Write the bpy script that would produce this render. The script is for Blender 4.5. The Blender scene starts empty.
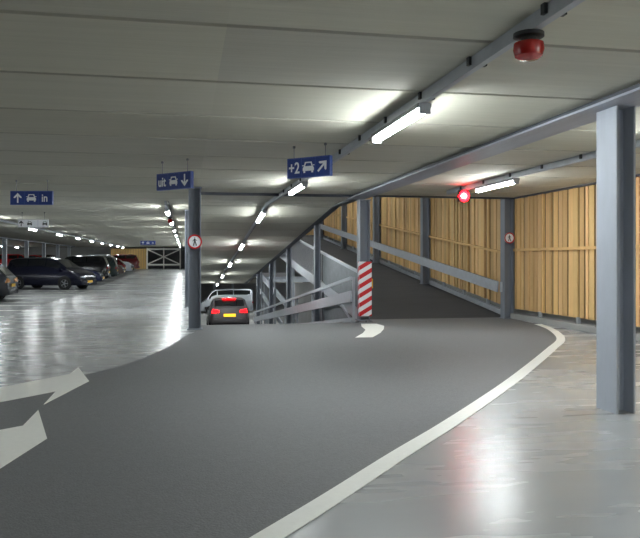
import bpy, bmesh, math, random
from mathutils import Vector, Matrix
random.seed(7)
C = bpy.context.scene.collection
S = bpy.context.scene
PI = math.pi

# ------------------------------------------------------------------ camera, world, exposure
YAW = math.radians(10.916)
cam = bpy.data.cameras.new('camera'); cam.sensor_width = 36; cam.lens = 36*700/640
cam.shift_y = -9/640; cam.clip_end = 300
co = bpy.data.objects.new('camera', cam); C.objects.link(co)
co.location = (0, 0, 1.6); co.rotation_euler = (PI/2, 0, -YAW); S.camera = co
w = bpy.data.worlds.new('world'); S.world = w; w.use_nodes = True
w.node_tree.nodes['Background'].inputs[0].default_value = (.8, .85, 1, 1)
w.node_tree.nodes['Background'].inputs[1].default_value = .05
S.view_settings.view_transform = 'Standard'; S.view_settings.look = 'None'
S.view_settings.gamma = 1; S.view_settings.use_curve_mapping = False
S.view_settings.exposure = 2.32
LAMP = 26.0

# ------------------------------------------------------------------ materials
def srgb(r, g, b):
    f = lambda v: ((v/255+.055)/1.055)**2.4 if v > 10 else v/255/12.92
    return (f(r), f(g), f(b), 1)
def mat(name, col, rough=.6, metal=0., var=0., scale=(8, 8, 8), detail=4, bump=0., bscale=None, emit=None, es=0., rvar=0., spec=.5, attr=False, coord='Object', trans=0.):
    m = bpy.data.materials.new(name); m.use_nodes = True; nt = m.node_tree; N = nt.nodes; L = nt.links
    b = N['Principled BSDF']
    b.inputs['Base Color'].default_value = col; b.inputs['Roughness'].default_value = rough
    b.inputs['Metallic'].default_value = metal; b.inputs['Specular IOR Level'].default_value = spec
    b.inputs['Transmission Weight'].default_value = trans
    if emit: b.inputs['Emission Color'].default_value = emit; b.inputs['Emission Strength'].default_value = es
    tc = N.new('ShaderNodeTexCoord'); mp = N.new('ShaderNodeMapping'); L.new(tc.outputs[coord], mp.inputs[0])
    mp.inputs['Scale'].default_value = scale; mp.inputs['Location'].default_value = (.31, .17, .43)
    nz = N.new('ShaderNodeTexNoise'); nz.inputs['Scale'].default_value = 1; nz.inputs['Detail'].default_value = detail
    nz.inputs['Roughness'].default_value = .65
    L.new(mp.outputs[0], nz.inputs['Vector'])
    if var:
        mr = N.new('ShaderNodeMapRange'); L.new(nz.outputs[0], mr.inputs[0])
        mr.inputs[1].default_value = .15; mr.inputs[2].default_value = .85
        mr.inputs[3].default_value = 1-var; mr.inputs[4].default_value = 1+var
        mx = N.new('ShaderNodeVectorMath'); mx.operation = 'SCALE'
        mx.inputs[0].default_value = col[:3]; L.new(mr.outputs[0], mx.inputs['Scale'])
        src = mx.outputs[0]
        if attr:
            at = N.new('ShaderNodeAttribute'); at.attribute_name = 'tint'
            m2 = N.new('ShaderNodeVectorMath'); m2.operation = 'MULTIPLY'
            L.new(src, m2.inputs[0]); L.new(at.outputs['Color'], m2.inputs[1]); src = m2.outputs[0]
        L.new(src, b.inputs['Base Color'])
    if rvar:
        mr = N.new('ShaderNodeMapRange'); L.new(nz.outputs[0], mr.inputs[0])
        mr.inputs[1].default_value = .05; mr.inputs[2].default_value = .95
        mr.inputs[3].default_value = max(.03, rough-rvar); mr.inputs[4].default_value = rough+rvar
        L.new(mr.outputs[0], b.inputs['Roughness'])
    if bump:
        n2 = N.new('ShaderNodeTexNoise'); m3 = N.new('ShaderNodeMapping'); L.new(tc.outputs[coord], m3.inputs[0])
        m3.inputs['Scale'].default_value = bscale or scale; m3.inputs['Location'].default_value = (.31, .17, .43); n2.inputs['Scale'].default_value = 1; n2.inputs['Detail'].default_value = 3
        L.new(m3.outputs[0], n2.inputs['Vector'])
        bp = N.new('ShaderNodeBump'); bp.inputs['Strength'].default_value = bump; bp.inputs['Distance'].default_value = .02
        L.new(n2.outputs[0], bp.inputs['Height']); L.new(bp.outputs[0], b.inputs['Normal'])
    return m
M = {}
M['epoxy'] = mat('light_epoxy_floor', srgb(160, 162, 164), .27, var=.05, scale=(.5, 2.2, 1), detail=3, rvar=.05, bump=.035, bscale=(30, 9, 1), spec=.65)
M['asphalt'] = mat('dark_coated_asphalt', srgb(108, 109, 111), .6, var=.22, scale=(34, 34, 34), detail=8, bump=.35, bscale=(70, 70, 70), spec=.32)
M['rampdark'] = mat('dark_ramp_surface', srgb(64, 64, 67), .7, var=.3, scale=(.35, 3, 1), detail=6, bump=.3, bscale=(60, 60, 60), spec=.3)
M['stall'] = mat('parking_bay_asphalt', srgb(84, 85, 87), .5, var=.15, scale=(2, 2, 2), rvar=.08, bump=.1, bscale=(3, 3, 1))
M['white'] = mat('road_paint_white', srgb(232, 232, 226), .5, var=.05, scale=(20, 20, 20))
M['slab'] = mat('concrete_slab', srgb(204, 202, 190), .85, var=.09, scale=(.5, 9, 3), detail=6, bump=.25, bscale=(1.5, 25, 5), attr=True, spec=.2)
M['conc'] = mat('grey_concrete', srgb(150, 150, 148), .85, var=.12, scale=(1.2, 1.2, 1.2), detail=6, bump=.15, bscale=(9, 9, 9), spec=.2)
M['concdark'] = mat('dark_concrete', srgb(96, 97, 99), .85, var=.15, scale=(1.2, 1.2, 1.2), spec=.2)
M['colblue'] = mat('painted_column_steel', srgb(174, 180, 190), .45, metal=.1, var=.12, scale=(6, 6, 1.5), detail=6, rvar=.08)
M['colshade'] = mat('shaded_column_steel', srgb(128, 134, 144), .5, metal=.1, var=.14, scale=(6, 6, 1.5), detail=6, rvar=.08)  # same column paint, darkened so its colour carries the shade on the webs
M['galv'] = mat('galvanised_steel', srgb(178, 183, 190), .42, metal=.25, var=.16, scale=(5, 5, 5), detail=6, rvar=.1)
M['galvdark'] = mat('weathered_galvanised_plate', srgb(126, 131, 134), .6, metal=.3, var=.25, scale=(3, 3, 5), detail=7)
M['beam'] = mat('painted_beam_steel', srgb(160, 164, 175), .5, metal=.15, var=.2, scale=(6, .8, 6), detail=6)
M['edge'] = mat('dark_edge_steel', srgb(78, 82, 90), .55, metal=.2, var=.2, scale=(4, 1, 4))
M['wood'] = mat('larch_boards', srgb(226, 190, 134), .6, var=.14, scale=(14, 14, 1.1), detail=7, attr=True, bump=.1, bscale=(30, 30, 3), spec=.3)
M['woodrail'] = mat('larch_rail', srgb(216, 178, 120), .6, var=.14, scale=(14, 1.5, 14), spec=.3)
M['slabplain'] = mat('plain_concrete_soffit', srgb(180, 178, 168), .85, var=.1, scale=(1, 6, 1), spec=.2)
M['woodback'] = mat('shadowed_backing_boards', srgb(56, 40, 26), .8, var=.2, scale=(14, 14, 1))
M['black'] = mat('black_rubber', srgb(22, 22, 23), .75)
M['dkplastic'] = mat('dark_plastic', srgb(40, 41, 43), .5)
M['rim'] = mat('alloy_rim', srgb(150, 152, 156), .35, metal=.7)
M['glass'] = mat('tinted_car_glass', srgb(18, 21, 24), .06, spec=.9)
M['blue'] = mat('sign_blue', srgb(26, 54, 128), .5)
M['bluetrim'] = mat('sign_frame_blue', srgb(50, 78, 150), .4)
M['signwhite'] = mat('sign_white', srgb(232, 235, 240), .5)
M['signblack'] = mat('sign_black', srgb(18, 18, 20), .5)
M['red'] = mat('sign_red', srgb(196, 24, 34), .45)
M['tube'] = mat('lit_tube_diffuser', (1, 1, 1, 1), .3, emit=(.92, .985, 1, 1), es=LAMP)
M['redoff'] = mat('red_beacon_lens', srgb(170, 22, 20), .25, spec=.7)
M['redon'] = mat('lit_red_signal_lens', srgb(255, 40, 30), .2, emit=(1, .003, .006, 1), es=8)
M['redcore'] = mat('lit_red_signal_core', (1, .8, .7, 1), .2, emit=(1, .5, .4, 1), es=8)
M['brake'] = mat('lit_brake_light', srgb(200, 10, 10), .3, emit=(1, .003, .005, 1), es=1.6, spec=.2)
M['tail'] = mat('unlit_tail_lens', srgb(150, 16, 18), .2, spec=.7)
M['amber'] = mat('amber_tail_lens', srgb(214, 150, 92), .2, spec=.7)
M['headlamp'] = mat('headlamp_lens', srgb(190, 200, 210), .1, metal=.3)
M['plate'] = mat('yellow_number_plate', srgb(226, 178, 40), .5)
M['platelit'] = mat('lit_number_plate', srgb(226, 170, 40), .5, emit=srgb(226, 160, 30), es=.5)
M['cable'] = mat('grey_conduit', srgb(120, 122, 126), .45, metal=.3)
M['upper'] = mat('upper_level_concrete', srgb(150, 148, 140), .9)
def paint(name, c, r=.22): return mat(name, srgb(*c), r, metal=.08, spec=.5)

# ------------------------------------------------------------------ mesh helpers
class MB:
    def __init__(s): s.b = bmesh.new(); s.cl = []
    def faces(s, vs, fs):
        v = [s.b.verts.new(p) for p in vs]
        for f in fs:
            try: s.b.faces.new([v[i] for i in f])
            except ValueError: pass
        return s
    def box(s, x0, x1, y0, y1, z0, z1):
        return s.faces([(x, y, z) for z in (z0, z1) for y in (y0, y1) for x in (x0, x1)],
                       [(0, 2, 3, 1), (4, 5, 7, 6), (0, 1, 5, 4), (2, 6, 7, 3), (0, 4, 6, 2), (1, 3, 7, 5)])
    def hexa(s, p):   # 8 points: 4 bottom loop, 4 top loop
        return s.faces(p, [(3, 2, 1, 0), (4, 5, 6, 7), (0, 1, 5, 4), (1, 2, 6, 5), (2, 3, 7, 6), (3, 0, 4, 7)])
    def bar(s, a, b, wd, ht, up=(0, 0, 1)):
        a = Vector(a); b = Vector(b); d = (b-a).normalized(); u = Vector(up)
        sd = d.cross(u)
        if sd.length < 1e-4: sd = Vector((1, 0, 0))
        sd = sd.normalized(); u = sd.cross(d).normalized()
        sd *= wd/2; u *= ht/2
        return s.hexa([a-sd-u, a+sd-u, b+sd-u, b-sd-u, a-sd+u, a+sd+u, b+sd+u, b-sd+u])
    def tube(s, a, b, r, n=10, r2=None):
        a = Vector(a); b = Vector(b); d = (b-a).normalized(); r2 = r if r2 is None else r2
        u = d.orthogonal().normalized(); v = d.cross(u)
        A = [a+(u*math.cos(2*PI*i/n)+v*math.sin(2*PI*i/n))*r for i in range(n)]
        B = [b+(u*math.cos(2*PI*i/n)+v*math.sin(2*PI*i/n))*r2 for i in range(n)]
        return s.faces(A+B, [(i, (i+1) % n, n+(i+1) % n, n+i) for i in range(n)]+[tuple(range(n))[::-1], tuple(range(n, 2*n))])
    def prism(s, pts, T, t=.01):  # 2D polygon extruded along +n through T(x,y,depth)
        n = len(pts)
        A = [T(x, y, 0) for x, y in pts]; B = [T(x, y, t) for x, y in pts]
        return s.faces(A+B, [(i, (i+1) % n, n+(i+1) % n, n+i) for i in range(n)]+[tuple(range(n))[::-1], tuple(range(n, 2*n))])
    def lathe(s, prof, axis_o, ax, n=20):   # prof: (r, h) along ax
        ax = Vector(ax).normalized(); o = Vector(axis_o); u = ax.orthogonal().normalized(); v = ax.cross(u)
        P = []; F = []
        for r, h in prof:
            for i in range(n):
                a = 2*PI*i/n; P.append(o+ax*h+(u*math.cos(a)+v*math.sin(a))*max(r, 1e-4))
        for k in range(len(prof)-1):
            for i in range(n):
                F.append((k*n+i, k*n+(i+1) % n, (k+1)*n+(i+1) % n, (k+1)*n+i))
        F.append(tuple(range(n))[::-1]); F.append(tuple((len(prof)-1)*n+i for i in range(n)))
        return s.faces(P, F)
    def build(s, name, m, parent=None, smooth=False, bevel=0, tri=False):
        bmesh.ops.recalc_face_normals(s.b, faces=s.b.faces)
        if bevel:
            bmesh.ops.bevel(s.b, geom=[e for e in s.b.edges if len(e.link_faces) == 2 and e.calc_face_angle(0) > .6], offset=bevel, segments=2, affect='EDGES', profile=.5)
        if tri: bmesh.ops.triangulate(s.b, faces=[f for f in s.b.faces if len(f.verts) > 4])
        me = bpy.data.meshes.new(name); s.b.to_mesh(me); s.b.free(); me.materials.append(M[m] if isinstance(m, str) else m)
        if smooth:
            for p in me.polygons: p.use_smooth = True
            me.set_sharp_from_angle(angle=math.radians(40))
        o = bpy.data.objects.new(name, me); C.objects.link(o)
        if parent: o.parent = parent
        return o
def tag(o, label=None, cat=None, group=None, kind=None):
    if label: o['label'] = label
    if cat: o['category'] = cat
    if group: o['group'] = group
    if kind: o['kind'] = kind
    return o
def empty(name, loc, rz, label, cat, group=None):
    o = bpy.data.objects.new(name, None); C.objects.link(o); o.empty_display_size = .2
    o.location = loc; o.rotation_euler = (0, 0, rz); return tag(o, label, cat, group)
def copy_tree(o, parent=None):
    c = o.copy(); C.objects.link(c); c.parent = parent
    for ch in list(o.children): copy_tree(ch, c)
    return c
def struct(o): return tag(o, kind='structure')
ORD = ['first', 'second', 'third', 'fourth', 'fifth', 'sixth', 'seventh', 'eighth', 'ninth', 'tenth', 'eleventh', 'twelfth', 'thirteenth']

# levels of the place
def zd(y): return 0 if y < 17.4 else max(-3.7, -.107*(y-17.4))       # ramp going down
def zu(y): return 0 if y < 18.2 else min(3.3, .112*(y-18.2))         # ramp going up
def zc(y): return 3.3 if y < 20.8 else max(-.2, 3.3-.105*(y-20.8))   # soffit over the ramp going down
def zf(y):
    q = min(1, max(0, (y-34)/56)); return .45*q*q*(3-2*q)            # parking deck, rising gently far away

# ------------------------------------------------------------------ structure
def sheet(name, x0, x1, ys, zfun, th, m, top=True):
    mb = MB()
    for a, b in zip(ys[:-1], ys[1:]):
        za, zb = zfun(a), zfun(b); s_ = -th if top else th
        lo = (za+s_, zb+s_) if top else (za, zb); hi = (za, zb) if top else (za+s_, zb+s_)
        mb.hexa([(x0, a, lo[0]), (x1, a, lo[0]), (x1, b, lo[1]), (x0, b, lo[1]), (x0, a, hi[0]), (x1, a, hi[0]), (x1, b, hi[1]), (x0, b, hi[1])])
    return mb
mb = sheet('floor', -26, .3, [-10, 34]+[34+4*i for i in range(1, 15)]+[96], zf, .25, 'epoxy')
mb.box(.3, 9.1, -10, 17.4, -.25, 0); mb.box(4.75, 9.1, 17.4, 18.2, -.25, 0)
mb.b.verts.ensure_lookup_table()
struct(mb.build('floor', 'epoxy'))
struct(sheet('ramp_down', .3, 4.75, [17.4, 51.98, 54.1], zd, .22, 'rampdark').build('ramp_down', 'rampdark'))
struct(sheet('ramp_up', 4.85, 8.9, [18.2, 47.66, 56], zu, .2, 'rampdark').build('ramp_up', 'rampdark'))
struct(MB().box(.08, 14, 54.1, 84, -3.95, -3.7).box(4.75, 9.05, 18.3, 54.1, -3.95, -3.7).build('floor_lower', 'conc'))

def ceiling_slabs(x0, x1, y0, y1, zfun, name, tilt=False):
    mb = MB(); lay = None; step = 1.625; off = 5.11
    k = math.ceil((y0-off)/step); cuts = [y0]+[off+step*i for i in range(k, k+200) if y0+.05 < off+step*i < y1-.05]+[y1]
    quads = []
    for a, b in zip(cuts[:-1], cuts[1:]):
        tnt = random.uniform(.93, 1.05); warm = random.uniform(.96, 1.0)
        pr = [(a, .08), (a+.008, .03), (a+.035, 0), (b-.035, 0), (b-.008, .03), (b, .08)]
        for (p, dp), (q, dq) in zip(pr[:-1], pr[1:]):
            quads.append(((p, zfun(p)+dp), (q, zfun(q)+dq), tnt*(1 if dp+dq == 0 else .8), warm))
        quads.append(((b, zfun(b)+.11), (a, zfun(a)+.11+.15), tnt, warm))
    me_v = []; me_f = []; cols = []
    for (p, zp), (q, zq), tn, wm in quads:
        i = len(me_v); me_v += [(x0, p, zp), (x1, p, zp), (x1, q, zq), (x0, q, zq)]; me_f.append((i, i+1, i+2, i+3)); cols.append((tn, tn, tn*wm, 1))
    # top and ends give the slab its thickness
    i = len(me_v); za, zb = zfun(y0), zfun(y1)
    me_v += [(x0, y0, za), (x1, y0, za), (x1, y1, zb), (x0, y1, zb), (x0, y0, za+.3), (x1, y0, za+.3), (x1, y1, zb+.3), (x0, y1, zb+.3)]
    for f in [(4, 5, 6, 7), (0, 1, 5, 4), (3, 7, 6, 2)]: me_f.append(tuple(i+j for j in f)); cols.append((1, 1, 1, 1))
    me = bpy.data.meshes.new(name); me.from_pydata(me_v, [], me_f); me.materials.append(M['slab'])
    ca = me.color_attributes.new('tint', 'FLOAT_COLOR', 'CORNER'); j = 0
    for f, c in zip(me.polygons, cols):
        for _ in f.loop_indices: ca.data[j].color = c; j += 1
    o = bpy.data.objects.new(name, me); C.objects.link(o); return struct(o)
ceiling_slabs(-26, .3, -10, 96, lambda y: 3.3, 'ceiling')
ceiling_slabs(.3, 9.1, -10, 17.8, lambda y: 3.3, 'ceiling')
ceiling_slabs(.3, 4.5, 17.8, 20.8, lambda y: 3.3, 'ceiling')
ceiling_slabs(.3, 4.5, 20.8, 54.1, lambda y: 3.3-.105*(y-20.8), 'ceiling_slope')
struct(MB().box(.3, 14, 54.1, 84, -.2, .1).build('ceiling_lower', 'slabplain'))
struct(MB().box(.3, 9.05, 17.8, 60, 6.75, 7).build('ceiling_upper', 'upper'))
# enclosing walls
struct(MB().box(9.05, 9.3, -10, 60, -3.95, 7).build('wall_right', 'conc'))
struct(MB().box(-26.2, -26, -10, 96, 0, 3.5).build('wall_left', 'conc'))
struct(MB().box(-26, 9.2, -10.3, -10.05, 0, 3.5).build('wall_back', 'conc'))
struct(MB().box(-26, -9.3, 96, 96.3, 0, 3.6).build('wall_far', 'conc'))
struct(MB().box(-9.3, 3, 96, 96.3, 0, 3.6).build('wall_far', 'concdark'))
struct(MB().box(.08, 14, 84, 84.3, -3.95, .1).build('wall_lower', 'conc'))
struct(MB().box(4.4, 9.05, 60, 60.3, .5, 7).build('wall_upper', 'conc'))
struct(MB().box(.3, 9.05, 17.55, 17.78, 3.64, 7).build('wall_front_upper', 'upper'))
struct(MB().box(.08, .28, 17.5, 84, -3.95, -.26).build('wall_ramp_side', 'conc'))
struct(MB().box(.28, .48, 50, 96, .5, 3.28).build('wall_lane', 'conc'))
struct(MB().box(.25, .29, 17.8, 60, 3.62, 7).build('wall_upper_side', 'upper'))

# ------------------------------------------------------------------ floor surfaces and markings
def poly_slab(name, pts, m, z0=.001, z1=.006, **k):
    return MB().prism(pts, lambda x, y, d: (x, y, z0+d*(z1-z0)), 1).build(name, m, tri=True, **k)
def catmull(P, n=8):
    R = []
    for i in range(len(P)-1):
        p0 = P[max(i-1, 0)]; p1 = P[i]; p2 = P[i+1]; p3 = P[min(i+2, len(P)-1)]
        for j in range(n):
            t = j/n
            R.append(tuple(.5*((2*p1[q])+(-p0[q]+p2[q])*t+(2*p0[q]-5*p1[q]+4*p2[q]-p3[q])*t*t+(-p0[q]+3*p1[q]-3*p2[q]+p3[q])*t**3) for q in (0, 1)))
    return R+[P[-1]]
line = catmull([(8.68, 16.9), (8.58, 15.9), (8.2, 14.6), (7.45, 12.95), (6.42, 11.5), (4.97, 9.55), (3.81, 8.04), (2.54, 6.47), (1.73, 5.52), (.99, 4.62), (.47, 4.01), (-1, 2.3), (-3.2, -.4)])
bnd = catmull([(.3, 16.3), (.22, 15.8), (.02, 15.0), (-.27, 13.4), (-.57, 12.1), (-.96, 10.95), (-1.32, 10.26), (-1.85, 9.63), (-2.6, 8.95), (-4.5, 7.4), (-8, 5)])
lane = [(8.88, 18.2), (4.75, 18.2), (4.75, 17.4), (.3, 17.4)]+bnd+[(-8, -2), (-3.2, -2)]+line[::-1]
o = poly_slab('lane_surface', lane, 'asphalt', 0, .004); struct(o)
mb = sheet('stall_surface', -25.9, -5, [-9.5, 34]+[34+4*i for i in range(1, 15)], lambda y: zf(y)+.005, .004, 'stall')
struct(mb.build('stall_surface', 'stall'))
def ribbon(P, wd):
    A = []; B = []
    for i, p in enumerate(P):
        a = Vector(P[max(i-1, 0)]); b = Vector(P[min(i+1, len(P)-1)]); d = (b-a).normalized(); n = Vector((-d.y, d.x))*wd/2
        A.append(Vector(p)+n); B.append(Vector(p)-n)
    return A, B
A, B = ribbon(line[7:], .17); n = len(A)
v = [(p.x, p.y, .004) for p in A]+[(p.x, p.y, .004) for p in B]+[(p.x, p.y, .009) for p in A]+[(p.x, p.y, .009) for p in B]
fs = []
for i in range(n-1):
    fs += [(i, i+1, n+i+1, n+i), (2*n+i, 3*n+i, 3*n+i+1, 2*n+i+1), (i, 2*n+i, 2*n+i+1, i+1), (n+i, n+i+1, 3*n+i+1, 3*n+i)]
tag(MB().faces(v, fs).build('lane_edge_line', 'white'), 'long curved white painted line dividing dark lane from light floor at right', 'road marking')
a1 = [(-3.2, 8.4), (-2.9, 8.0), (-2.04, 8.39), (-1.54, 8.95), (-1.53, 8.16), (-1.24, 9.62), (-1.56, 10.91), (-1.58, 10.27), (-2.26, 9.36)]
a1 = [(-2.9, 7.72), (-2.04, 8.39), (-1.54, 8.95), (-1.53, 8.16), (-1.24, 9.62), (-1.56, 10.91), (-1.58, 10.27), (-2.26, 9.36), (-3.1, 8.6)]
tag(poly_slab('painted_arrow', a1, 'white', .004, .009), 'white painted floor arrow at left, the farther of two, pointing along the lane', 'road marking')
a2 = [(-2.5, 6.4), (-1.7, 7.01), (-1.53, 7.1), (-1.53, 7.87), (-1.21, 6.55), (-1.39, 5.71), (-2.2, 4.9)]
a2 = [(-2.6, 6.3), (-1.7, 7.01), (-1.53, 7.15), (-1.53, 7.87), (-1.21, 6.6), (-1.39, 5.71), (-2.2, 4.6)]
tag(poly_slab('painted_arrow', a2, 'white', .004, .009), 'white painted floor arrow at left, the nearer of two, cut by photo edge', 'road marking')
cr = [(4.32, 16.99), (4.7, 16.9), (4.72, 16.3), (4.51, 15.6), (4.2, 14.8), (3.81, 14.0), (3.44, 14.0), (3.8, 14.79), (4.05, 15.5), (4.16, 16.3)]
tag(poly_slab('painted_crescent', cr, 'white', .004, .009), 'short curved white painted mark in front of the red and white striped column', 'road marking')
ys = [13.5, 16, 18.5, 21, 23.5, 26, 28, 31, 33.5, 36, 38, 43.8, 49, 54.2]
for i, y in enumerate(ys):
    mb = MB(); z = zf(y)+.002; mb.hexa([(-9.8, y-.06, z+.004), (-5, y-.06, z+.004), (-5, y+.06, z+.0055), (-9.8, y+.06, z+.0055), (-9.8, y-.06, z+.010), (-5, y-.06, z+.010), (-5, y+.06, z+.011), (-9.8, y+.06, z+.011)])
    tag(mb.build('bay_line', 'white'), 'white painted parking bay divider line beside the parked cars at left', 'road marking', 'parking bay lines on the left deck')
# ------------------------------------------------------------------ columns
def column(x, y, z0, z1, label, wx=.26, wy=.34, plate=True, group=None, m='colshade'):
    t = empty('steel_column', (x, y, z0), 0, label, 'column', group); h = z1-z0
    mb = MB(); tf = .022
    mb.box(-wx/2, -wx/2+tf, -wy/2, wy/2, 0, h).box(wx/2-tf, wx/2, -wy/2, wy/2, 0, h).box(-wx/2+tf, wx/2-tf, -.01, .01, 0, h)
    mb.build('shaft', m, t)
    if plate:
        MB().box(-wx/2-.04, wx/2+.04, -wy/2-.03, wy/2+.03, 0, .02).build('base_plate', m, t)
        MB().box(-wx/2-.03, wx/2+.03, -wy/2-.02, wy/2+.02, h-.02, h).build('cap_plate', m, t)
    return t
column(4.50, 6.72, 0, 3.2, 'large grey steel column standing at right in the foreground', .22, .36, plate=False, m='colblue')
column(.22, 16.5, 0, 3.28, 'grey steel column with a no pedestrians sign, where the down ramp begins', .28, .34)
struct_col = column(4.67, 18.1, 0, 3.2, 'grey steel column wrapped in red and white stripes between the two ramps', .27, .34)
inner = [24.5, 31.4, 38.1, 44.9]
for i, y in enumerate(inner):
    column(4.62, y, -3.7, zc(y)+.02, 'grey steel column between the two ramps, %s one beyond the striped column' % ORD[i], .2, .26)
for i, y in enumerate([-1, 11.3, 17.9, 24.6, 31.3, 38.0, 44.7]):
    l = ['grey steel column at the timber wall behind the camera', 'grey steel column at the timber wall, beyond the right edge of the photo', 'grey steel column with small round sign at the foot of the up ramp'][i] if i < 3 else 'steel column against the timber wall of the up ramp, %s beyond the one with a sign' % ORD[i-3]
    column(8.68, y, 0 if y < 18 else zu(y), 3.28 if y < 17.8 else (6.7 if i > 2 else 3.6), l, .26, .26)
for i, y in enumerate([24, 31.4, 38.2, 45]):
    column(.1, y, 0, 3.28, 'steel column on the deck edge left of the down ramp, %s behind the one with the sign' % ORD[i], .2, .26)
for i, y in enumerate([19, 26.5, 34, 41.5, 49, 56.5, 64, 71.5, 79, 86.5]):
    column(-13.4, y, zf(y), 3.2, 'grey column among the far parked cars on the left deck, %s from the front' % ORD[i], .3, .3, group='columns of the left parking deck', m='galv')
for i, (x, y) in enumerate([(3.2, 78), (5.2, 78), (7.2, 64), (6.6, 58)]):
    column(x, y, -3.7, -.2, 'column on the lower level beyond the foot of the down ramp, %s from the left' % ORD[i], .26, .26, m='galv')
# striped wrap
t = empty('hazard_panel', (4.67, 18.1, .12), 0, 'red and white diagonally striped warning panel wrapped round the column', 'warning panel')
MB().box(-.17, .17, -.215, -.19, 0, 1.44).box(-.17, -.15, -.19, -.08, 0, 1.44).box(.15, .17, -.19, -.08, 0, 1.44).build('panel', 'signwhite', t)
def clip(poly, z0, z1):
    for sgn, lim in ((1, z0), (-1, z1)):
        out = []
        for i in range(len(poly)):
            a, b = poly[i], poly[(i+1) % len(poly)]; ia = sgn*(a[1]-lim) >= 0; ib = sgn*(b[1]-lim) >= 0
            if ia: out.append(a)
            if ia != ib: q = (lim-a[1])/(b[1]-a[1]); out.append((a[0]+q*(b[0]-a[0]), lim))
        poly = out
        if not poly: return []
    return poly
mb = MB()
for k in range(-1, 7):
    z = k*.245-.02
    p = clip([(-.17, z), (.17, z+.2), (.17, z+.32), (-.17, z+.12)], 0, 1.44)
    if len(p) > 2: mb.prism(p, lambda x, y, d: (x, -.216-d, y), .004)
    p = clip([(-.01, z-.06), (.1, z), (.1, z+.12), (-.01, z+.06)], 0, 1.44)
    if len(p) > 2: mb.prism([(-q[0]-.09, q[1]) for q in p], lambda x, y, d: (-.171-d, x, y), .004)
mb.build('red_stripes', 'red', t)

# ------------------------------------------------------------------ beams
def beam(x, y0, y1, label, wd=.46):
    t = empty('ceiling_beam', (x, y0, 3.2), 0, label, 'beam'); L = y1-y0
    MB().box(-wd/2, wd/2, 0, L, 0, .025).build('lower_flange', 'beam', t)
    MB().box(-wd/2+.1, wd/2-.1, 0, L, .025, .1).build('web', 'edge', t)
    return t
beam(4.42, -9, 18.0, 'long flat steel ceiling beam running from the foreground column to the striped column')
beam(-13.4, -9, 90, 'long flat steel ceiling beam above the far parked cars at left', .5)
t = empty('slab_edge_beam', (4.56, 17.8, 3.3), 0, 'dark steel edge beam along the sloping ceiling above the down ramp', 'beam')
def eb(x0, x1, lo, hi, y0, y1, dz):
    return [(x0, y0, lo), (x1, y0, lo), (x1, y1, lo+dz), (x0, y1, lo+dz), (x0, y0, hi), (x1, y0, hi), (x1, y1, hi+dz), (x0, y1, hi+dz)]
for lo, hi, x0, nm in ((-.06, .28, -.06, 'web'), (-.08, -.06, -.14, 'flange')):
    mb = MB(); mb.hexa(eb(x0, .06, lo, hi, 0, 3, 0)); mb.hexa(eb(x0, .06, lo, hi, 3, 36.3, -.105*33.3)); mb.build(nm, 'edge', t)
tag(MB().box(.1, 4.5, 17.72, 17.84, 3.235, 3.31).build('ceiling_fold_beam', 'edge'), 'thin dark steel strip across the ceiling where it starts sloping down', 'beam')
tag(MB().box(4.65, 9.0, 17.72, 17.84, 3.26, 3.66).build('ceiling_end_beam', 'edge'), 'steel edge beam at the ceiling end above the foot of the up ramp', 'beam')

# ------------------------------------------------------------------ timber wall
def wood_bay(y0, y1, zb, zt, label, rail=True):
    t = empty('timber_screen', (8.88, y0, 0), 0, label, 'timber wall'); L = y1-y0
    B0, B1, T0, T1 = zb(y0), zb(y1), zt(y0), zt(y1)
    vs = []; fs = []; cols = []; y = .02
    def add(x0, x1, a, b, lo, hi, c):
        i = len(vs); f = lambda q: q/L
        for x in (x0, x1):
            vs.extend([(x, a, lo(a)), (x, b, lo(b)), (x, b, hi(b)), (x, a, hi(a))])
        for q in [(0, 1, 2, 3), (7, 6, 5, 4), (0, 4, 5, 1), (1, 5, 6, 2), (2, 6, 7, 3), (3, 7, 4, 0)]:
            fs.append(tuple(i+k for k in q)); cols.append(c)
    lo = lambda q: B0+(B1-B0)*q/L; hi = lambda q: T0+(T1-T0)*q/L
    k = 0
    while y < L-.05:
        wd = random.choice([.2, .17, .17, .11, .07]); b = min(y+wd, L-.02)
        c = random.uniform(.74, 1.08); cc = (c, c*random.uniform(.93, 1.0), c*random.uniform(.85, 1.0), 1)
        dp = random.choice([0, .022]) if wd > .1 else .035
        add(-dp-.02, 0, y, b, lo, hi, cc); y = b+random.choice([.03, .05, .065, .065]); k += 1
    me = bpy.data.meshes.new('boards'); me.from_pydata(vs, [], fs); me.materials.append(M['wood'])
    ca = me.color_attributes.new('tint', 'FLOAT_COLOR', 'CORNER'); j = 0
    for f, c in zip(me.polygons, cols):
        for _ in f.loop_indices: ca.data[j].color = c; j += 1
    bm = bmesh.new(); bm.from_mesh(me); bmesh.ops.recalc_face_normals(bm, faces=bm.faces); bm.to_mesh(me); bm.free()
    o = bpy.data.objects.new('boards', me); C.objects.link(o); o.parent = t
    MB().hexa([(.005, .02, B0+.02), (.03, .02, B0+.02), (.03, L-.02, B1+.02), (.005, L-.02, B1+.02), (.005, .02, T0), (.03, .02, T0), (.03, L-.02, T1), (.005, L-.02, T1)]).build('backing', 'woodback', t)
    for dz in ([1.6] if T0-B0 < 4 else [1.5, 3.6]):
        r = MB().bar((-.075, .02, B0+dz), (-.075, L-.02, B1+dz), .05, .07).build('batten_rail', 'woodrail', t)
    for q in (.22, .5, .78):
        zz = B0+(B1-B0)*q; MB().box(-.09, .0, L*q-.03, L*q+.03, zz-.12, zz+.02).build('bracket', 'galv', t)
    return t
fb = lambda y: zu(y)+.27
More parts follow.
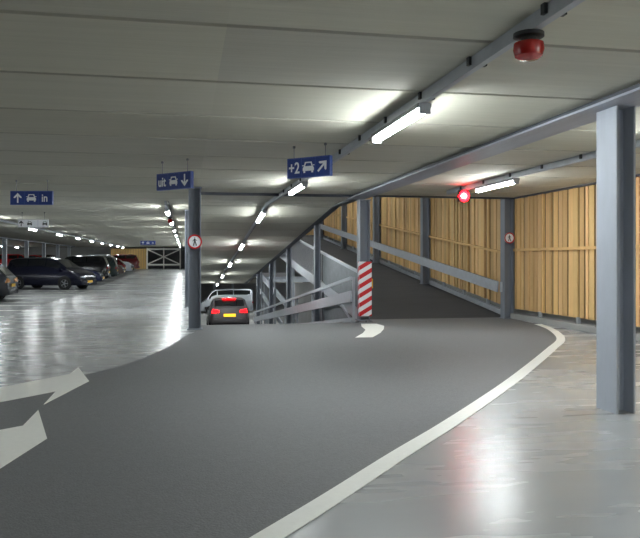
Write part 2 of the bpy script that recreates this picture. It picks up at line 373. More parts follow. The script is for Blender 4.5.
for i, (a, b) in enumerate([(-9.5, -3.6), (-3.5, -1.15), (-.85, 4.6), (4.7, 11.15), (11.45, 17.75)]):
    wood_bay(a, b, lambda y: .27, lambda y: 3.26, ['timber board wall panel behind the camera, farthest back', 'timber board wall panel behind the camera', 'timber board wall panel beside the camera, outside the photo',
        'timber board wall panel seen right of the foreground column', 'timber board wall panel on level floor, between foreground column and small round sign'][i])
for i, (a, b) in enumerate([(18.05, 24.45), (24.75, 31.15), (31.45, 37.85), (38.15, 44.55), (44.85, 55)]):
    wood_bay(a, b, fb, lambda y: 6.6, 'timber board wall panel beside the up ramp, %s beyond the column with small round sign' % ORD[i])
mb = MB(); mb.box(8.72, 9.05, -9.9, 17.8, 0, .15)
tag(mb.build('wall_kerb', 'conc', bevel=.01), 'low grey concrete kerb under the timber wall on the level floor', 'kerb')
mb = MB(); mb.bar((8.87, 18.2, .06), (8.87, 47.6, 3.36), .1, .16)
tag(mb.build('ramp_kerb', 'galv'), 'grey steel kerb running up the right side of the up ramp', 'kerb')
tag(MB().box(8.78, 8.9, -9.5, 17.7, 3.262, 3.3).build('wall_head_strip', 'edge'), 'dark steel strip between the ceiling and the top of the timber wall', 'trim')

# ------------------------------------------------------------------ guard rails
t = empty('guard_rail', (8.5, 18.1, 0), 0, 'steel beam guard rail rising along the timber wall of the up ramp', 'guard rail')
L = 30; sl = .112
mb = MB(); mb.bar((0, 0, .86), (0, L, .86+sl*L), .05, .3); mb.build('beam', 'galv', t, bevel=.008)
for y in [17.95, 24.6, 31.3, 38.0, 44.7]:
    MB().box(.02, .16, y-18.1-.06, y-18.1+.06, zu(y)+.72, zu(y)+1.0).build('bracket', 'galv', t)
t = empty('guard_rail', (4.36, 18.2, 0), 0, 'double steel guard rail descending along the right side of the down ramp', 'guard rail')
y1 = 44.9
def ds(y): return zd(y)
mb = MB(); mb.bar((0, 0, ds(18.2)+1.2), (0, y1-18.2, ds(y1)+1.17), .06, .09); mb.build('top_rail', 'galv', t)
mb = MB(); mb.bar((0, 0, ds(18.2)+.72), (0, y1-18.2, ds(y1)+.72), .05, .3); mb.build('middle_beam', 'galv', t, bevel=.008)
mb = MB(); mb.bar((0, 0, ds(18.2)+.1), (0, y1-18.2, ds(y1)+.1), .05, .09); mb.build('bottom_rail', 'galv', t)
for y in [18.2, 24.35, 27.8, 31.25, 34.7, 37.95, 41.4, 44.75]:
    MB().box(.035, .1, y-18.2-.035, y-18.2+.035, ds(y), ds(y)+1.22).build('post', 'galv', t)
t = empty('guard_rail', (.16, 17.2, 0), 0, 'steel guard rail on the deck edge left of the down ramp', 'guard rail')
mb = MB(); mb.bar((0, 0, .7), (0, 30, .7), .04, .25); mb.build('beam', 'galv', t)
for y in range(0, 31, 5): MB().box(-.03, .03, y, y+.06, 0, .8).build('post', 'galv', t)

# side of the up ramp: edge channel, parapet rail, plate and balusters, truss
t = empty('ramp_parapet', (4.82, 18.3, 0), 0, 'steel parapet with plate and upright bars on the left edge of the up ramp', 'parapet')
def U(y): return zu(y)
Y0, Y1 = 18.35, 47.6
mb = MB(); mb.bar((0, Y0-18.3, U(Y0)-.06), (0, Y1-18.3, U(Y1)-.06), .06, .34); mb.build('edge_channel', 'galv', t)
mb = MB(); mb.bar((0, Y0-18.3, U(Y0)+1.15), (0, Y1-18.3, U(Y1)+1.15), .07, .08); mb.build('top_rail', 'galv', t)
a, b = 18.4, 24.5
MB().hexa([(.0, a-18.3, U(a)+.1), (.02, a-18.3, U(a)+.1), (.02, b-18.3, U(b)+.1), (0, b-18.3, U(b)+.1), (0, a-18.3, U(a)+1.1), (.02, a-18.3, U(a)+1.1), (.02, b-18.3, U(b)+1.1), (0, b-18.3, U(b)+1.1)]).build('infill_plate', 'galvdark', t)
mb = MB(); mb2 = None
y = 24.7; cnt = 0
while y < 47 and cnt < 90:
    MB().box(-.012, .012, y-18.3-.012, y-18.3+.012, U(y)+.1, U(y)+1.12).build('baluster', 'galv', t); y += .25; cnt += 1
t = empty('ramp_side_plate', (4.84, 18.4, 0), 0, 'mottled grey steel plate closing the space under the lower end of the up ramp', 'steel plate')
MB().hexa([(0, 0, -1.2), (.02, 0, -1.2), (.02, 6, -1.6), (0, 6, -1.6), (0, 0, -.1), (.02, 0, -.1), (.02, 6, .5), (0, 6, .5)]).build('plate', 'galvdark', t)
mb = MB(); mb.bar((-.05, .3, 0.0), (-.05, 6, -.9), .05, .1); mb.bar((-.06, 3.2, .3), (-.06, 1.0, -.3), .05, .08); mb.build('strut', 'galv', t)
t = empty('ramp_truss', (4.84, 24.5, -3.7), 0, 'steel posts and sloping beams carrying the upper end of the up ramp', 'truss')
ys_ = [24.6, 31.5, 38.2, 45]
for i, y in enumerate(ys_):
    MB().box(-.05, .05, y-24.55, y-24.45, 0, U(y)+3.7-.24).build('post', 'galv', t)
for p, q, hh in (((31.0, -.95), (46.5, .62), .34), ((36.0, -1.75), (47.0, -.45), .26)):
    mb = MB(); mb.bar((.1, p[0]-24.5, p[1]+3.7), (.1, q[0]-24.5, q[1]+3.7), .08, hh); mb.build('sloping_beam', 'galv', t)
t = empty('cross_girder', (4.95, 47.2, .1), 0, 'pale steel girder crossing behind the ramps at floor height', 'beam')
MB().box(0, 3.9, 0, .2, 0, .32).build('web', 'galv', t); MB().box(0, 3.9, -.1, .3, .32, .36).build('top_flange', 'galv', t)

# far left truss and timber patch at the end of the parking lane
t = empty('braced_frame', (-4.7, 91, zf(91)), 0, 'pale steel frame with crossed braces at the far end of the parking lane', 'frame')
h = 2.7
for x in (0, 2.05, 4.1): MB().box(x-.07, x+.07, -.07, .07, 0, h).build('post', 'white', t)
for z in (.55, h-.15): mb = MB(); mb.box(0, 4.1, -.06, .06, z-.1, z+.1); mb.build('rail', 'white', t)
mb = MB(); mb.bar((0, -.02, .6), (4.1, -.02, h-.2), .06, .13); mb.build('brace', 'white', t)
mb = MB(); mb.bar((0, .05, h-.2), (4.1, .05, .6), .06, .13); mb.build('brace', 'white', t)
t = empty('timber_screen', (-9.2, 92, zf(92)), 0, 'small patch of timber boards at the far end behind the parked cars', 'timber wall')
mb = MB()
for i in range(22): mb.box(i*.2, i*.2+.16, 0, .03, 0, 2.6)
mb.build('boards', mat('far_boards', srgb(196, 160, 96), .6, var=.15, scale=(9, 1, 1)), t)

# ------------------------------------------------------------------ lamps and trunking
def lamp_proto(L=1.75):
    t = empty('tube_lamp', (0, 0, 0), 0, 'x', 'lamp')
    MB().box(-.075, .075, -L/2-.03, L/2+.03, -.05, 0).build('housing', 'cable', t, bevel=.01)
    mb = MB(); n = 10; P = []; F = []
    for y in (-L/2, L/2):
        for i in range(n): a = PI+PI*i/(n-1); P.append((.058*math.cos(a), y, -.047+.062*math.sin(a)))
    F = [(i, i+1, n+i+1, n+i) for i in range(n-1)]+[tuple(range(n)), tuple(range(n, 2*n)), (0, n-1, 2*n-1, n)]
    mb.faces(P, F).build('diffuser', 'tube', t)
    for y in (-L/2-.045, L/2+.015): MB().box(-.06, .06, y, y+.03, -.115, -.0).build('end_cap', 'galv', t, bevel=.008)
    return t
proto = lamp_proto(); used = [False]
def lamp(x, y, z, label, group=None, rx=0):
    if used[0]: o = copy_tree(proto)
    else: o = proto; used[0] = True
    o.location = (x, y, z); o.rotation_euler = (rx, 0, 0); o['label'] = label
    if group: o['group'] = group
    elif 'group' in o: del o['group']
    return o
XA, XB, XC, XD = 2.38, 6.3, -.55, -7.5
rl = -math.atan(.105)
G1 = 'tube lamps of the main strip over the ramp lane'
for l, y in [('behind the camera', -7), ('directly above the camera', 0.2)]:
    lamp(XA, y, 3.19, 'lit tube lamp on the main strip, '+l, G1)
lamp(XA, 7.65, 3.19, 'lit tube lamp on the main strip, the largest and nearest in the photo', G1)
lamp(XA, 14.9, 3.19, 'lit tube lamp on the main strip just below the plus two sign', G1)
for i, y in enumerate([22.3, 29.9, 37.6, 45.2, 52.6]):
    lamp(XA, y, zc(y)-.11, 'lit tube lamp on the sloping ceiling of the down ramp, %s from the top' % ORD[i], G1, rl)
G2 = 'tube lamps of the right hand strip'
for l, y in [('behind the camera', -6), ('right of the camera', 1), ('out of the photo above the right light floor', 7.4), ('lit beside the red signal light', 13.5)]:
    lamp(XB, y, 3.19, 'tube lamp on the right ceiling strip, '+l, G2)
G3 = 'tube lamps of the strip over the deck lane'
for i, y in enumerate([22.9, 29.6, 36.8, 44.3, 51.8, 59.3, 66.8, 74.3, 81.8]):
    lamp(XC, y, 3.19, 'lit tube lamp over the deck lane behind the uit sign, %s from the front' % ORD[i], G3)
G4 = 'tube lamps of the strip over the parked cars'
for i, y in enumerate([7.5, 15, 22.5, 29.7, 37, 44.5, 52, 59.4, 66.8, 74.2, 81.6, 89]):
    lamp(XD, y, 3.19, ('lit tube lamp over the parked cars at left, %s one visible from the left' % ORD[i-3]) if i >= 3 else 'tube lamp over the left parking bays, out of the photo', G4)
G5 = 'tube lamps of the far left strip'
for i, y in enumerate([30, 37.5, 45, 52.5, 60, 67.5, 75, 82.5, 90]):
    lamp(-20, y, 3.19, 'lit tube lamp far left beyond the parked cars, %s from the front' % ORD[i], G5)
for i, (x, y, z) in enumerate([(2.3, 60, -.2), (2.3, 69, -.2), (7, 60, -.2), (7, 70, -.2)]):
    lamp(x, y, z, 'lit tube lamp on the lower level ceiling, %s in from the ramp foot' % ORD[i], 'tube lamps of the lower level')
for i, y in enumerate([22, 29.5, 37, 45, 52]):
    lamp(6.8, y, 6.75, 'tube lamp on the upper ceiling above the up ramp, %s from the front' % ORD[i], 'tube lamps above the up ramp')
for i, y in enumerate([30, 38, 45]):
    lamp(7.4, y, zu(y)-.2, 'tube lamp under the up ramp, %s from the front' % ORD[i], 'tube lamps under the up ramp', math.atan(.112))

def trunk(x, pts, label):
    t = empty('cable_trunking', (x, pts[0][0], pts[0][1]), 0, label, 'cable tray'); o0 = Vector((0,)+pts[0])
    P = [Vector((0,)+p)-o0 for p in pts]
    mb = MB(); m2 = MB()
    for a, b in zip(P[:-1], P[1:]):
        mb.bar(a+Vector((0, 0, -.025)), b+Vector((0, 0, -.025)), .06, .105); m2.bar(a+Vector((.085, 0, .0)), b+Vector((.085, 0, .0)), .028, .028)
    mb.build('tray', 'galv', t); m2.build('conduit', 'cable', t)
    return t
trunk(-20, [(20, 3.27), (94, 3.27)], 'lamp strip along the far left ceiling beyond the parked cars')
def clips(t, x, y0, y1, z, step=1.25):
    y = y0
    while y < y1:
        MB().box(-.055, .11, y, y+.05, z-.04, z+.03).build('clip', 'dkplastic', t); y += step
t = trunk(XA, [(-9, 3.27), (20.7, 3.27), (54, -.22)], 'long galvanised lamp strip along the ceiling of the main lane'); clips(t, XA, 9.5, 26, 0)
t = trunk(XB, [(-9, 3.27), (16.2, 3.27)], 'galvanised lamp strip on the right ceiling ending at the red signal light'); clips(t, XB, 18, 25, 0)
trunk(XC, [(20.6, 3.27), (86, 3.27)], 'lamp strip along the deck lane ceiling starting behind the uit sign')
trunk(XD, [(-2, 3.27), (90, 3.27)], 'lamp strip along the ceiling above the parked cars')

def beacon(x, y, z, lit, label, s=1, k=1):
    t = empty('signal_light', (x, y, z), 0, label, 'signal light')
    MB().lathe([(.05*s, .0), (.05*s, .03), (.095*s, .035), (.095*s, .06)], (0, 0, -.06), (0, 0, 1)).build('base', 'dkplastic', t, smooth=True)
    MB().lathe([(.02*s, -.24*s*k), (.06*s, -.235*s*k), (.085*s, -.21*s*k), (.096*s, -.15*s*k), (.092*s, -.07)], (0, 0, 0), (0, 0, 1), 24).build('lens', 'redon' if lit else 'redoff', t, smooth=True)
    return t
t = beacon(XA-.01, 4.55, 3.19, False, 'unlit dark red beacon on the main lamp strip at the top of the photo', 1.12, .68)
P = [Vector((.09, .02, -.06))+Vector((.03*math.sin(a), .05+.045*(1-math.cos(a)), .03*math.cos(a*1.2))) for a in [i*.6 for i in range(9)]]
mb = MB()
for a, b in zip(P[:-1], P[1:]): mb.tube(a, b, .008, 6)
mb.build('cable', 'black', t)
beacon(XC, 26.6, 3.19, False, 'small dark red beacon on the deck lane strip behind the uit sign', .9)
# lit round signal
t = empty('signal_light', (6.22, 15.0, 3.19), 0, 'glowing round red signal light beside the lit tube on the right ceiling', 'signal light')
MB().box(-.12, .12, -.0, .09, -.26, .0).build('housing', 'black', t, bevel=.015)
MB().lathe([(.128, 0), (.128, .01), (.10, .04), (.092, .05)], (0, 0, -.14), (-.35, -1, 0), 24).build('lens', 'redon', t, smooth=True)
MB().lathe([(.062, .05), (.05, .065), (.02, .075)], (0, 0, -.14), (-.35, -1, 0), 24).build('bulb', 'redcore', t, smooth=True)

# ------------------------------------------------------------------ signs
def text_part(s, size, m, parent, x, z, y=-.034, name='lettering'):
    cu = bpy.data.curves.new('t', 'FONT'); cu.body = s; cu.size = size; cu.extrude = .002; cu.offset = .004
    o = bpy.data.objects.new('t', cu); C.objects.link(o); dg = bpy.context.evaluated_depsgraph_get()
    me = bpy.data.meshes.new_from_object(o.evaluated_get(dg)); bpy.data.objects.remove(o)
    xs = [v.co.x for v in me.vertices]; cx = (min(xs)+max(xs))/2
    for v in me.vertices: v.co = ((v.co.x-cx)*.8+x, y-v.co.z, v.co.y+z)
    me.materials.clear(); me.materials.append(M[m]); p = bpy.data.objects.new(name, me); C.objects.link(p); p.parent = parent; return p
def arrow_pts(ang, s, th=.2):
    P = [(-.07, -.5), (.07, -.5), (.07, .18), (.26, -.01), (.4, -.01), (.4, .08), (0, .5), (-.4, .08), (-.4, -.01), (-.26, -.01), (-.07, .18)]
    c, n = math.cos(ang), math.sin(ang)
    return [((x*c-y*n)*s, (x*n+y*c)*s) for x, y in P]
def car_polys(s):
    body = [(-.5, -.05), (-.5, -.28), (-.44, -.28), (-.44, -.42), (-.28, -.42), (-.28, -.28), (.28, -.28), (.28, -.42), (.44, -.42), (.44, -.28), (.5, -.28), (.5, -.05), (.4, .08), (-.4, .08)]
    cab = [(-.4, .08), (-.3, .4), (.3, .4), (.4, .08), (.3, .08), (.22, .31), (-.22, .31), (-.3, .08)]
    ml = [(-.55, .1), (-.42, .1), (-.42, .17), (-.55, .17)]; mr = [(.42, .1), (.55, .1), (.55, .17), (.42, .17)]
    return [[(x*s, y*s) for x, y in p] for p in (body, cab, ml, mr)]
def hanging_sign(x, y, z, rz, order, label, text, ang, H=.27, W=.87, bg='blue', fg='signwhite', ceil=3.3):
    t = empty('hanging_sign', (x, y, z), rz, label, 'sign')
    MB().box(-W/2, W/2, -.03, .03, -H/2, H/2).build('panel', bg, t)
    mb = MB(); q = .012
    mb.box(-W/2-q, W/2+q, -.036, .036, H/2, H/2+q).box(-W/2-q, W/2+q, -.036, .036, -H/2-q, -H/2).box(-W/2-q, -W/2, -.036, .036, -H/2, H/2).box(W/2, W/2+q, -.036, .036, -H/2, H/2)
    mb.build('frame', 'bluetrim' if bg == 'blue' else 'galv', t)
    cs = [-W/3, 0, W/3]
    for kind, cx in zip(order, cs):
        if kind == 'text': text_part(text, H*.86, fg, t, cx-.008, -H*.29)
        elif kind == 'arrow':
            MB().prism([(px+cx, pz) for px, pz in arrow_pts(ang, H*.78)], lambda a, b, d: (a, -.031-d, b), .004).build('arrow', fg, t, tri=True)
        elif kind == 'car':
            mb = MB()
            for p in car_polys(H*.72): mb.prism([(a+cx, b) for a, b in p], lambda a, b, d: (a, -.031-d, b), .004)
            mb.build('car_symbol', fg, t, tri=True)
    for hx in (-W*.38, W*.38):
        MB().tube((hx, 0, H/2+q), (hx, 0, ceil-z-.02), .006, 6).lathe([(.02, 0), (.02, .035)], (hx, 0, ceil-z-.035), (0, 0, 1), 8).build('hanger_rod', 'cable', t)
    for dx in (-W/6, W/6): MB().box(dx-.003, dx+.003, -.033, -.03, -H/2, H/2).build('divider', 'bluetrim', t)
    return t
hanging_sign(1.80, 10.15, 2.965, -YAW-math.radians(-33)-math.radians(66)+math.radians(0), ['text', 'car', 'arrow'], 'blue hanging sign reading +2 with car symbol and diagonal arrow', '+2', -PI/4, W=.73, H=.27)
hanging_sign(-.17, 12.15, 2.94, -YAW-math.radians(35), ['text', 'car', 'arrow'], 'blue hanging sign reading uit with car symbol and down arrow', 'uit', PI, W=.8, H=.26)
hanging_sign(-3.2, 15.8, 2.92, -YAW, ['arrow', 'car', 'text'], 'blue hanging sign reading in with up arrow and car symbol', 'in', 0)
t = hanging_sign(-5.3, 26.4, 2.9, -YAW, [], 'white hanging sign with small black symbols under the in sign', '', 0, W=1.05, H=.26, bg='signwhite', fg='signblack')
MB().prism([(px-.42, pz) for px, pz in arrow_pts(0, .2)], lambda a, b, d: (a, -.031-d, b), .004).build('arrow', 'signblack', t, tri=True)
mb = MB()
for q in car_polys(.17): mb.prism([(a-.12, b) for a, b in q], lambda a, b, d: (a, -.031-d, b), .004)
for q in car_polys(.17): mb.prism([(a+.42, b) for a, b in q], lambda a, b, d: (a, -.031-d, b), .004)
mb.build('car_symbol', 'signblack', t, tri=True)
hanging_sign(-2.75, 54.5, 2.9, 0, ['arrow', 'car', 'text'], 'small far blue hanging sign over the end of the parking lane', 'in', 0, W=1.1, H=.28)
def round_sign(x, y, z, rz, r, label):
    t = empty('round_sign', (x, y, z), rz, label, 'sign')
    MB().lathe([(r, 0), (r, .012)], (0, 0, 0), (0, -1, 0), 32).build('disc', 'signwhite', t)
    n = 32; P = []
    for rr in (r*.8, r): 
        for yy in (-.0125, -.018):
            for i in range(n): a = 2*PI*i/n; P.append((rr*math.cos(a), yy, rr*math.sin(a)))
    F = []
    for i in range(n):
        j = (i+1) % n; F += [(n+i, n+j, 3*n+j, 3*n+i), (2*n+i, 2*n+j, 3*n+j, 3*n+i), (i, j, n+j, n+i), (i, j, 2*n+j, 2*n+i)]
    MB().faces(P, F).build('red_ring', 'red', t)
    s = r; T = lambda a, b, d: (a*s, -.013-d, b*s); mb = MB()
    mb.prism([(.08*math.cos(a*PI/5), .5+.09*math.sin(a*PI/5)) for a in range(10)], T, .003)
    for p in ([(-.1, .38), (.1, .38), (.12, 0), (-.08, 0)], [(-.08, .02), (.04, .02), (-.14, -.58), (-.26, -.54)], [(0, .02), (.12, .02), (.3, -.5), (.18, -.58)],
              [(-.1, .36), (-.04, .3), (-.26, .02), (-.32, .08)], [(.08, .36), (.1, .28), (.3, .1), (.34, .16)]): mb.prism(p, T, .003)
    mb.build('walking_figure', 'signblack', t, tri=True); return t
round_sign(.22, 16.32, 2.02, 0, .165, 'round white no pedestrians sign with red ring on the column before the down ramp')
round_sign(8.68, 17.76, 2.2, 0, .15, 'small round no pedestrians sign with red ring on the column at the timber wall')
# small junction box near striped column
tag(MB().box(4.845, 4.905, 18.0, 18.12, .85, 1.1).build('switch_box', 'plate', bevel=.005), 'small yellow switch box on the right side of the striped column', 'switch box')

# ------------------------------------------------------------------ vehicles
def interp(P, x):
    for (a, p), (b, q) in zip(P[:-1], P[1:]):
        if a <= x <= b: return p+(q-p)*(x-a)/(b-a) if b > a else q
    return P[-1][1] if x > P[-1][0] else P[0][1]
CARS = {  # x forward, origin under the middle; top profile, belt profile, cabin ends (front glass base/top, rear top/base)
 'hatch': dict(L=4.2, W=1.76, top=[(-2.1, .62), (-2.06, .95), (-1.98, 1.02), (-1.62, 1.40), (-1.2, 1.46), (-.2, 1.49), (.35, 1.42), (1.05, 1.0), (1.8, .86), (2.02, .72), (2.1, .5)], belt=.97, cab=(1.02, .33, -1.5, -1.98), r=.31, wb=(-1.3, 1.28)),
 'mpv': dict(L=4.6, W=1.82, top=[(-2.3, .62), (-2.27, 1.0), (-2.22, 1.1), (-2.05, 1.62), (-1.7, 1.70), (0, 1.73), (.7, 1.62), (1.5, 1.06), (2.1, .90), (2.25, .75), (2.3, .5)], belt=1.0, cab=(1.45, .62, -1.95, -2.2), r=.33, wb=(-1.4, 1.38)),
 'sedan': dict(L=4.5, W=1.78, top=[(-2.25, .6), (-2.22, .95), (-2.1, 1.05), (-1.65, 1.08), (-1.0, 1.40), (-.3, 1.44), (.25, 1.38), (.95, 1.0), (1.9, .84), (2.15, .7), (2.25, .48)], belt=.95, cab=(.92, .2, -.95, -1.6), r=.32, wb=(-1.35, 1.38)),
 'suv': dict(L=4.6, W=1.86, top=[(-2.3, .7), (-2.27, 1.1), (-2.22, 1.2), (-2.0, 1.72), (-1.6, 1.80), (0, 1.82), (.4, 1.74), (1.0, 1.2), (1.95, 1.08), (2.2, .95), (2.3, .6)], belt=1.12, cab=(.98, .35, -1.9, -2.2), r=.37, wb=(-1.4, 1.4)),
 'van': dict(L=5.2, W=1.95, top=[(-2.6, .7), (-2.58, 1.3), (-2.54, 2.2), (-2.4, 2.34), (0, 2.38), (1.1, 2.32), (1.5, 2.1), (2.1, 1.25), (2.5, 1.05), (2.6, .6)], belt=1.25, cab=(2.05, 1.45, -2.4, -2.56), r=.34, wb=(-1.6, 1.7)),
}
def make_car(kind, pm, name, label, cat, loc, rz, lit=False, group=None, tailm='tail'):
    K = CARS[kind]; L, W, belt = K['L'], K['W'], K['belt']; h = L/2
    t = empty(name, loc, rz, label, cat, group)
    n = 45; xs = sorted(set([-h+L*i/(n-1) for i in range(n)]+[p[0] for p in K['top']]))
    def hw(x):  # plan half width
        e = max(0, (abs(x)-(h-.55))/.55); return W/2*(1-.16*e**2.2)
    def ring(x):
        zt = interp(K['top'], x); w = hw(x); zb = min(belt, zt-.02)
        e = max(0, (abs(x)-(h-.12))/.12); lo = .22+.1*e
        sh = w-.03; g = max(0, zt-belt)
        wr = sh-.36*g if g > .03 else sh-.06
        s = [(w-.06, lo), (w-.005, lo+.12), (w, min(.55, zb-.1)), (w-.01, zb-.06), (sh-.01, zb)]
        if g > .03: s += [(sh-.02-.28*g*.5, belt+g*.5), (wr+.02, zt-.07*min(1, g*3)), (wr-.10, zt-.015), (wr*.5, zt)]
        else: s += [(sh-.05, zb+.3*(zt-zb)), (wr-.03, zt-.03 if zt-zb > .05 else zt-.008), (wr-.14, zt-.004), (wr*.5, zt)]
        return s
    P = []; F = []; m = 9
    for x in xs:
        s = ring(x); r = [(x, -a, b) for a, b in s]+[(x, 0, interp(K['top'], x)+.005)]+[(x, a, b) for a, b in s[::-1]]
        P += r
    k = 2*m+1
    for i in range(len(xs)-1):
        for j in range(k-1): F.append((i*k+j, i*k+j+1, (i+1)*k+j+1, (i+1)*k+j))
        F.append((i*k+k-1, i*k, (i+1)*k, (i+1)*k+k-1))
    F += [tuple(range(k)), tuple((len(xs)-1)*k+j for j in range(k))]
    MB().faces(P, F).build('body', pm, t, smooth=True)
    f0, f1, r1, r0 = K['cab']
    def side_pt(x, q, sg, off=.008):
        zt = interp(K['top'], x); g = max(.02, zt-belt); sh = hw(x)-.03
        z = belt+.03+(g-.13)*q; y = sh-.02-.30*(z-belt)+off
        return (x, sg*y, z)
    # side panes, front to rear, cut by pillars
    span = [(f1+(f0-f1)*.55, f1-(f1+.1)*.5-.05), (f1-(f1+.1)*.5-.12, -.85 if kind != 'sedan' else -.75), (-.92 if kind != 'sedan' else -.8, r1-(.05 if kind != 'sedan' else .1))]
    if kind == 'van': span = [(1.75, 1.0), (.9, -.6), (-.7, -2.3)]
    for sg in (-1, 1):
        for a, b in span:
            N = 6; xa = [a+(b-a)*i/N for i in range(N+1)]
            pts = [side_pt(x, 0, sg) for x in xa]+[side_pt(x, 1, sg) for x in xa]
            pts2 = [(p[0], p[1]-sg*.015, p[2]) for p in pts]
            M_ = N+1; Fc = [(i, i+1, M_+i+1, M_+i) for i in range(N)]
            MB().faces(pts, Fc).build('side_window', 'glass', t)
    def cross(xa, xb, nm, q0=.12, q1=.9):
        pts = []
        for q in (q0, .5, q1):
            x = xa+(xb-xa)*q; zt = interp(K['top'], x); g = max(0, zt-belt); w = max(.3, hw(x)-.03-.36*g-.1)
            nx = .012*(1 if xa > 0 else -1)
            pts += [(x+nx, -w, zt+.004), (x+nx, 0, zt+.014), (x+nx, w, zt+.004)]
        MB().faces(pts, [(0, 1, 4, 3), (1, 2, 5, 4), (3, 4, 7, 6), (4, 5, 8, 7)]).build(nm, 'glass', t)
    cross(f0, f1, 'windscreen')
    # rear window follows the steep tail
    z0 = belt+.06; zs = interp(K['top'], r1); pts = []
    def xrear(z):
        for i in range(200):
            x = -h+i*.01
            if interp(K['top'], x) >= z: return x
        return r1
    for q in (0, .5, 1):
        z = z0+(zs-.1-z0)*q; x = xrear(z)-.012; w = hw(x)-.14-.3*(z-belt)
        pts += [(x, -w, z), (x-.01, 0, z), (x, w, z)]
    MB().faces(pts, [(0, 1, 4, 3), (1, 2, 5, 4), (3, 4, 7, 6), (4, 5, 8, 7)]).build('rear_window', 'glass', t)
    # bumpers, lights, plate
    we = hw(-h)
    MB().box(-h-.05, -h+.25, -we-.01, we+.01, .26, .5).build('rear_bumper', pm, t, bevel=.04, smooth=True)
    MB().box(h-.25, h+.05, -we-.01, we+.01, .24, .5).build('front_bumper', pm, t, bevel=.04, smooth=True)
    MB().box(h-.1, h+.02, -.45, .45, .5, .62).build('grille', 'black', t, bevel=.01)
    zl = belt-.24 if kind != 'van' else 1.0
    for sg in (-1, 1):
        wy = hw(-h+.05)
        MB().hexa([(-h-.025, sg*(wy-.30), zl+.02), (-h-.03, sg*(wy-.005), zl-.0), (-h+.18, sg*(wy+.035), zl-.02), (-h+.1, sg*(wy-.36), zl-.02),
                   (-h-.02, sg*(wy-.28), zl+.11), (-h-.01, sg*(wy-.03), zl+.17), (-h+.22, sg*(wy+.02), zl+.15), (-h+.1, sg*(wy-.34), zl+.12)]).build('tail_light', 'brake' if lit else tailm, t, bevel=.01)
        zh = interp(K['top'], h-.12)-.12; wy = hw(h-.05)
        MB().hexa([(h+.01, sg*(wy-.4), zh-.09), (h-.02, sg*(wy-.02), zh-.06), (h-.3, sg*(wy+.035), zh-.04), (h-.2, sg*(wy-.4), zh-.09),
                   (h-.04, sg*(wy-.38), zh+.04), (h-.1, sg*(wy-.05), zh+.08), (h-.36, sg*(wy+.02), zh+.1), (h-.3, sg*(wy-.38), zh+.05)]).build('headlight', 'headlamp', t, bevel=.01)
        MB().box(f1+.38, f1+.5, min(sg*(W/2-.02), sg*(W/2+.13)), max(sg*(W/2-.02), sg*(W/2+.13)), belt+.02, belt+.15).build('mirror', pm, t, bevel=.02)
        for wx in K['wb']:
            r = K['r']; yo = sg*(W/2+.012)
            MB().lathe([(r+.065, 0), (r+.065, .006)], (wx, sg*(W/2+.001), r+.01), (0, sg, 0), 28).build('wheel_arch', 'black', t)
            wq = MB().lathe([(r*.6, -.2), (r*.96, -.2), (r, -.17), (r, -.03), (r*.95, .0), (r*.66, .004)], (wx, yo+sg*.006, r), (0, sg, 0), 28).build('wheel', 'black', t, smooth=True)
            mb = MB().lathe([(r*.66, -.01), (r*.62, .006), (r*.56, -.02), (.02, -.03)], (wx, yo+sg*.012, r), (0, sg, 0), 28)
            for q in range(5):
                a = q*2*PI/5; mb.bar((wx, yo+sg*.006, r), (wx+math.cos(a)*r*.6, yo+sg*.006, r+math.sin(a)*r*.6), .05, .03, up=(0, 1, 0))
            mb.build('rim', 'rim', wq)
    zp = .62 if kind in ('hatch', 'mpv', 'suv') else .58
    MB().box(-h-.045, -h-.02, -.26, .26, zp-.06, zp+.06).build('number_plate', 'platelit' if lit else 'plate', t)
    MB().box(h+.045, h+.06, -.26, .26, .36, .47).build('number_plate', 'plate', t)
    if lit:
        x = xrear(zs-.06); MB().box(x-.10, x-.02, -.3, .3, zs-.07, zs-.035).build('third_brake_light', 'brake', t, bevel=.006)
        MB().bar((xrear(z0)-.03, -.3, z0+.03), (xrear(z0+.1)-.03, .25, z0+.1), .02, .02).build('rear_wiper', 'black', t)
    return t
pk = {}
for nm, c in dict(darkgrey=(74, 72, 74), anthracite=(48, 50, 56), nightblue=(17, 19, 36), black=(20, 20, 24), navy=(26, 32, 66), maroon=(92, 30, 32), red=(176, 26, 30), silver=(160, 164, 170), brown=(70, 52, 48), white=(216, 220, 224), green=(30, 44, 44)).items():
    pk[nm] = paint('car_paint_'+nm, c)
cr_t = make_car('hatch', pk['darkgrey'], 'car', 'dark grey hatchback with glowing red brake lights driving down the ramp', 'car', (1.93, 33.0, zd(33.0)), PI/2, lit=True)
cr_t.rotation_euler = (-math.atan(.107), 0, 0)
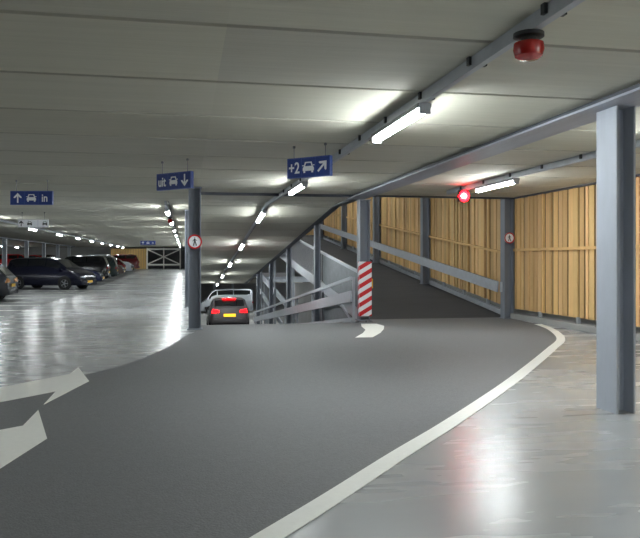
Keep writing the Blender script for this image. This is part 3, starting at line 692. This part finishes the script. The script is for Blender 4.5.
# orient: heading +Y, nose down along the ramp
cr_t.rotation_euler = (Matrix.Rotation(-math.atan(.107), 3, 'X') @ Matrix.Rotation(PI/2, 3, 'Z')).to_euler()
make_car('van', pk['silver'], 'van', 'pale van with dark windows parked on the lower level past the ramp foot', 'van', (4.1, 71, -3.7), PI)
Gc = 'cars parked along the left side of the lane'
park = [
 ('hatch', 'anthracite', 29.3, PI, -8.75, 'grey hatchback at the left photo edge, nearest of the parked cars', 'amber'),
 ('mpv', 'nightblue', 40.6, -.38, -7.25, 'dark blue people carrier seen side on with its nose to the lane', 'tail'),
 ('sedan', 'navy', 46.4, 0, -7.4, 'blue car with its front showing just beyond the dark people carrier', 'tail'),
 ('suv', 'black', 51.6, PI, -7.6, 'black tall off-roader parked with its red tail lights to the lane', 'tail'),
 ('mpv', 'green', 56.8, PI, -7.5, 'dark greenish people carrier parked tail out beyond the black off-roader', 'tail'),
 ('mpv', 'brown', 61.6, 0, -7.4, 'reddish brown car just beyond the dark greenish people carrier in the row', 'tail'),
 ('hatch', 'maroon', 65.2, PI, -7.4, 'maroon hatchback in the distant part of the parked row', 'tail'),
 ('suv', 'silver', 70.5, 0, -7.4, 'silver off-roader in the distant part of the parked row', 'tail'),
 ('hatch', 'black', 76, 0, -7.4, 'black hatchback near the far end of the parked row', 'tail'),
 ('suv', 'maroon', 81.5, PI, -7.4, 'dark red off-roader last in the parked row by the end wall', 'tail'),
]
for kd, cl, y, rz, x, lb, tm in park:
    o = make_car(kd, pk[cl], 'car', lb, 'car', (x, y, zf(y)), rz, group=Gc, tailm=tm)
for kd, cl, x, y, lb in [('suv', 'red', -16.4, 75, 'bright red car far left above the people carrier, left one of two'), ('mpv', 'red', -16.6, 84, 'bright red car far left above the people carrier, right one of two'),
                     ('suv', 'black', -17, 57, 'black car in the far row at the left photo edge'), ('suv', 'brown', -16.4, 92, 'brown car in the far row seen over the black off-roader')]:
    o = make_car(kd, pk[cl], 'car', lb, 'car', (x, y, zf(y)), 0, group='cars in the far left row')
